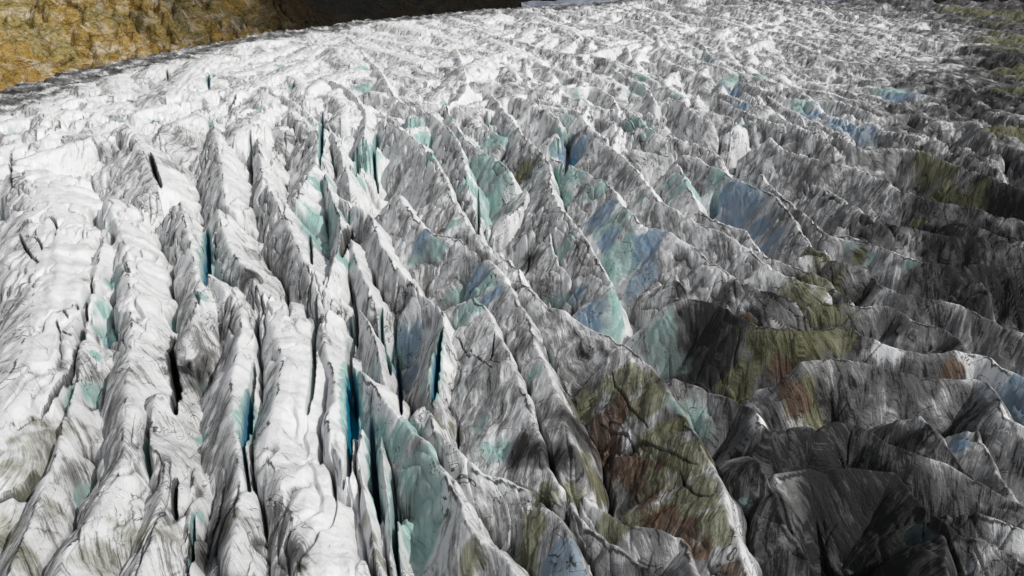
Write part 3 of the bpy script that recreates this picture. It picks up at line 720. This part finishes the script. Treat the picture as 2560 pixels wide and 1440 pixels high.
def piece(lab, stray=False):
    a, b = starts[lab + 1], starts[lab + 2]
    if b <= a: return None
    f = order[a:b]
    f = f[STRAY.ravel()[f] == stray]
    if not len(f): return None
    j = f // (NC - 1); k = f % (NC - 1)
    q = np.stack([idx[j, k], idx[j, k + 1], idx[j + 1, k + 1], idx[j + 1, k]], 1)
    u, inv = np.unique(q.ravel(), return_inverse=True)
    return u, inv.reshape(-1, 4)


def fall(lab, u):
    v = np.zeros((len(u), 3), np.float32)
    if lab < 0:
        v[:, 0] = X.ravel()[u]; v[:, 1] = Y.ravel()[u]; return v
    sl, S, D = store[lab]
    j = u // NC - sl[0].start; k = u % NC - sl[1].start
    ins = (j >= 0) & (j < S.shape[0]) & (k >= 0) & (k < S.shape[1])
    j = np.clip(j, 0, S.shape[0] - 1); k = np.clip(k, 0, S.shape[1] - 1)
    s = S[j, k]; d = D[j, k]
    v[:, 0] = (s - ridges[lab].sh * np.abs(d)) * ridges[lab].fq; v[:, 1] = d; v[:, 2] = lab * 13.7
    return v


used = 0
bulk = []
for lab, stray in [(l_, False) for l_ in range(-1, len(ridges))] + [(l_, True) for l_ in range(NT)]:
    pc = piece(lab, stray)
    if pc is None: continue
    u, fc = pc
    fl_ = fall(lab, u)
    if 0 <= lab < NT and not stray and len(fc) > 150:
        r = ridges[lab]
        o = make_mesh(r.name, Pf[u], Nf[u], fc, {'fall_line': ('FLOAT_VECTOR', fl_), 'dirt': ('FLOAT', Df[u]), 'stain': ('FLOAT_COLOR', Sf[u])}, ICE)
        o['label'] = r.label
        o['category'] = {'ice_ridge': 'ice ridge', 'ice_fin': 'ice fin', 'serac': 'serac'}[r.name]
        o['group'] = {'ice_ridge': 'ice ridges of the glacier', 'ice_fin': 'thin fins between the crevasses', 'serac': 'seracs on the glacier'}[r.name]
        used += 1
    else:
        bulk.append((u, fc, fl_))
off = 0; co = []; nr = []; fcs = []; fls = []; dts = []; sts = []
for u, fc, fl_ in bulk:
    co.append(Pf[u]); nr.append(Nf[u]); fcs.append(fc + off); fls.append(fl_); dts.append(Df[u]); sts.append(Sf[u]); off += len(u)
gl = make_mesh('glacier', np.vstack(co), np.vstack(nr), np.vstack(fcs),
               {'fall_line': ('FLOAT_VECTOR', np.vstack(fls)), 'dirt': ('FLOAT', np.concatenate(dts)), 'stain': ('FLOAT_COLOR', np.vstack(sts))}, ICE)
gl['kind'] = 'structure'
print('meshes done', round(time.time() - T0, 1), used, 'ridge objects')


# ------------------------------------------------------------------ hillside, valley, far slope
def rock_material(name, cols, scale, bump, shaded_spur=False):
    m, nt = nodes_of(name); g = NT_(nt)
    geo = g.n('ShaderNodeTexCoord').outputs['Object']
    n1 = g.noise(geo, .012 * scale, 5, .6, .6)
    n2 = g.noise(g.vmul(geo, (1, .55, 1.6)), .075 * scale, 5, .7, .8)
    n3 = g.noise(geo, .4 * scale, 4, .7)
    c = g.mix(g.ramp(n1, .42, .58), cols[0], cols[1])
    c = g.mix(g.ramp(n2, .48, .62), c, cols[2])
    c = g.mix(g.math('MULTIPLY', g.ramp(n2, .44, .34), .7), c, cols[3])
    c = g.mix(g.math('MULTIPLY', g.ramp(n3, .52, .7), .3 if shaded_spur else .5), c, cols[3])
    if shaded_spur:                                                # position along the spur, for the shadow painted on its right end
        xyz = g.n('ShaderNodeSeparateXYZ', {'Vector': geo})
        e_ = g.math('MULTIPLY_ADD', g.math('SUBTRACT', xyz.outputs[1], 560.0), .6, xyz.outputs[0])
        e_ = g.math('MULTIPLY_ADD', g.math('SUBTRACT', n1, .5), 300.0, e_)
    if shaded_spur:
        vo = g.n('ShaderNodeTexVoronoi', {'Vector': g.vmul(geo, (1.0, .45, 1.7)), 'Scale': .045}, feature='DISTANCE_TO_EDGE').outputs['Distance']
        n4 = g.noise(g.vmul(geo, (1, .35, 1.4)), .28, 5, .75, 1.0)
        c = g.mix(g.math('MULTIPLY', g.ramp(n4, .55, .68), .6), c, (.07, .045, .014))
        c = g.mix(g.math('MULTIPLY', g.ramp(n4, .48, .36), .6), c, (.74, .60, .36))
        c = g.mix(g.math('MULTIPLY', g.ramp(vo, .05, .0), .45), c, (.045, .03, .012))
        n2 = g.math('ADD', n2, g.math('MULTIPLY', g.ramp(vo, 0.0, .35), .35))
        c = g.mix(g.math('MULTIPLY', g.ramp(e_, -340.0, -60.0), .97), c, (.014, .010, .005))  # painted shade over darker brown ground at the spur's right end
    h = g.math('ADD', g.math('MULTIPLY', n2, 2.0), n3)
    b = g.n('ShaderNodeBump', {'Strength': .9, 'Distance': bump, 'Height': h}).outputs[0]
    bs = g.n('ShaderNodeBsdfPrincipled', {'Base Color': c, 'Roughness': .9, 'Normal': b, 'Specular IOR Level': .1})
    g.n('ShaderNodeOutputMaterial', {'Surface': bs.outputs[0]})
    return m


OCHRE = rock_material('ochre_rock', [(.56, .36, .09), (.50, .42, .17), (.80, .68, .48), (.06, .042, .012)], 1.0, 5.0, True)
SHADOW_ROCK = rock_material('shadow_rock', [(.012, .012, .011), (.018, .012, .007), (.022, .02, .014), (.006, .006, .006)], .35, 8.0)  # near-black colour stands in for shadow on the mountainside
FARICE = rock_material('far_snow', [(.16, .16, .22), (.30, .33, .40), (.42, .44, .50), (.05, .05, .07)], .5, 3.0)


def sheet(name, nx, ny, fn, mat):
    a = np.linspace(0, 1, nx); b = np.linspace(0, 1, ny)
    A, B = np.meshgrid(a, b)
    co = np.stack(fn(A, B), -1).reshape(-1, 3)
    ii = np.arange(nx * ny).reshape(ny, nx)
    q = np.stack([ii[:-1, :-1], ii[:-1, 1:], ii[1:, 1:], ii[1:, :-1]], -1).reshape(-1, 4)
    o = make_mesh(name, co, None, q, {}, mat)
    o['kind'] = 'structure'
    return o


def hill_fn(A, B):
    x = -900 + A * 900; y = 240 + B * 900
    # foot of the slope runs beyond the glacier margin; ground climbs to the left of it
    d, s = seg_dist(x.astype(np.float32), y.astype(np.float32), MARG)
    m = d * s - 30
    cut = sstep(120, -200, x + 0.60 * (y - 560) + 30 * fbm(x / 70, y / 70, 301, 4))   # the spur ends towards the right
    z = -32 + np.clip(m, -40, 400) * 0.62 * cut - 60 * (1 - cut)
    z = z + (16 * fbm(x / 75, y / 75, 201, 5) - 22 * np.abs(fbm((x + y) / 34, (x - y) / 110, 205, 4)) + 9 * np.abs(fbm(x / 15, y / 15, 207, 4))) * sstep(0, 40, m)
    return x, y, z


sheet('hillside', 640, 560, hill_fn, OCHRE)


def valley_fn(A, B):
    x = -3200 + A * 6400; y = 500 + B * 5200
    z = -150 + 1.05 * np.maximum(y - 1600 - 0.25 * (x + 300), 0) + 60 * fbm(x / 500, y / 500, 221, 5)
    return x, y, z


sheet('mountainside', 260, 220, valley_fn, SHADOW_ROCK)


def far_fn(A, B):
    x = 20 + A * 700; y = 1120 + B * 700
    z = -75 + 0.035 * (y - 1120) + 0.05 * (x - 100) + 4 * fbm(x / 60, y / 120, 231, 4)
    return x, y, z


sheet('snowfield', 160, 120, far_fn, FARICE)

# ------------------------------------------------------------------ light
AZ = math.radians(110)         # sun to the right and behind the viewer (measured from +Y towards +X)
EL = math.radians(48)
w = bpy.data.worlds.new('World'); sc.world = w; w.use_nodes = True
nt = w.node_tree; nt.nodes.clear(); g = NT_(nt)
sky = g.n('ShaderNodeTexSky', sky_type='NISHITA', sun_disc=False, sun_elevation=EL, sun_rotation=AZ)
hs = g.n('ShaderNodeHueSaturation', {'Saturation': .22, 'Color': sky.outputs[0]})
bg = g.n('ShaderNodeBackground', {'Color': hs.outputs[0], 'Strength': .10})
g.n('ShaderNodeOutputWorld', {'Surface': bg.outputs[0]})
sd_ = bpy.data.lights.new('sun', 'SUN'); sd_.energy = 2.4; sd_.angle = math.radians(.6); sd_.color = (1, .97, .93)
so = bpy.data.objects.new('sun', sd_); COL.objects.link(so)
v = Vector((math.cos(EL) * math.sin(AZ), math.cos(EL) * math.cos(AZ), math.sin(EL)))
so.rotation_euler = v.to_track_quat('Z', 'Y').to_euler()
sc.view_settings.view_transform = 'Standard'; sc.view_settings.look = 'None'
sc.view_settings.exposure = 0.0; sc.view_settings.gamma = 1.0
print('scene built', round(time.time() - T0, 1))
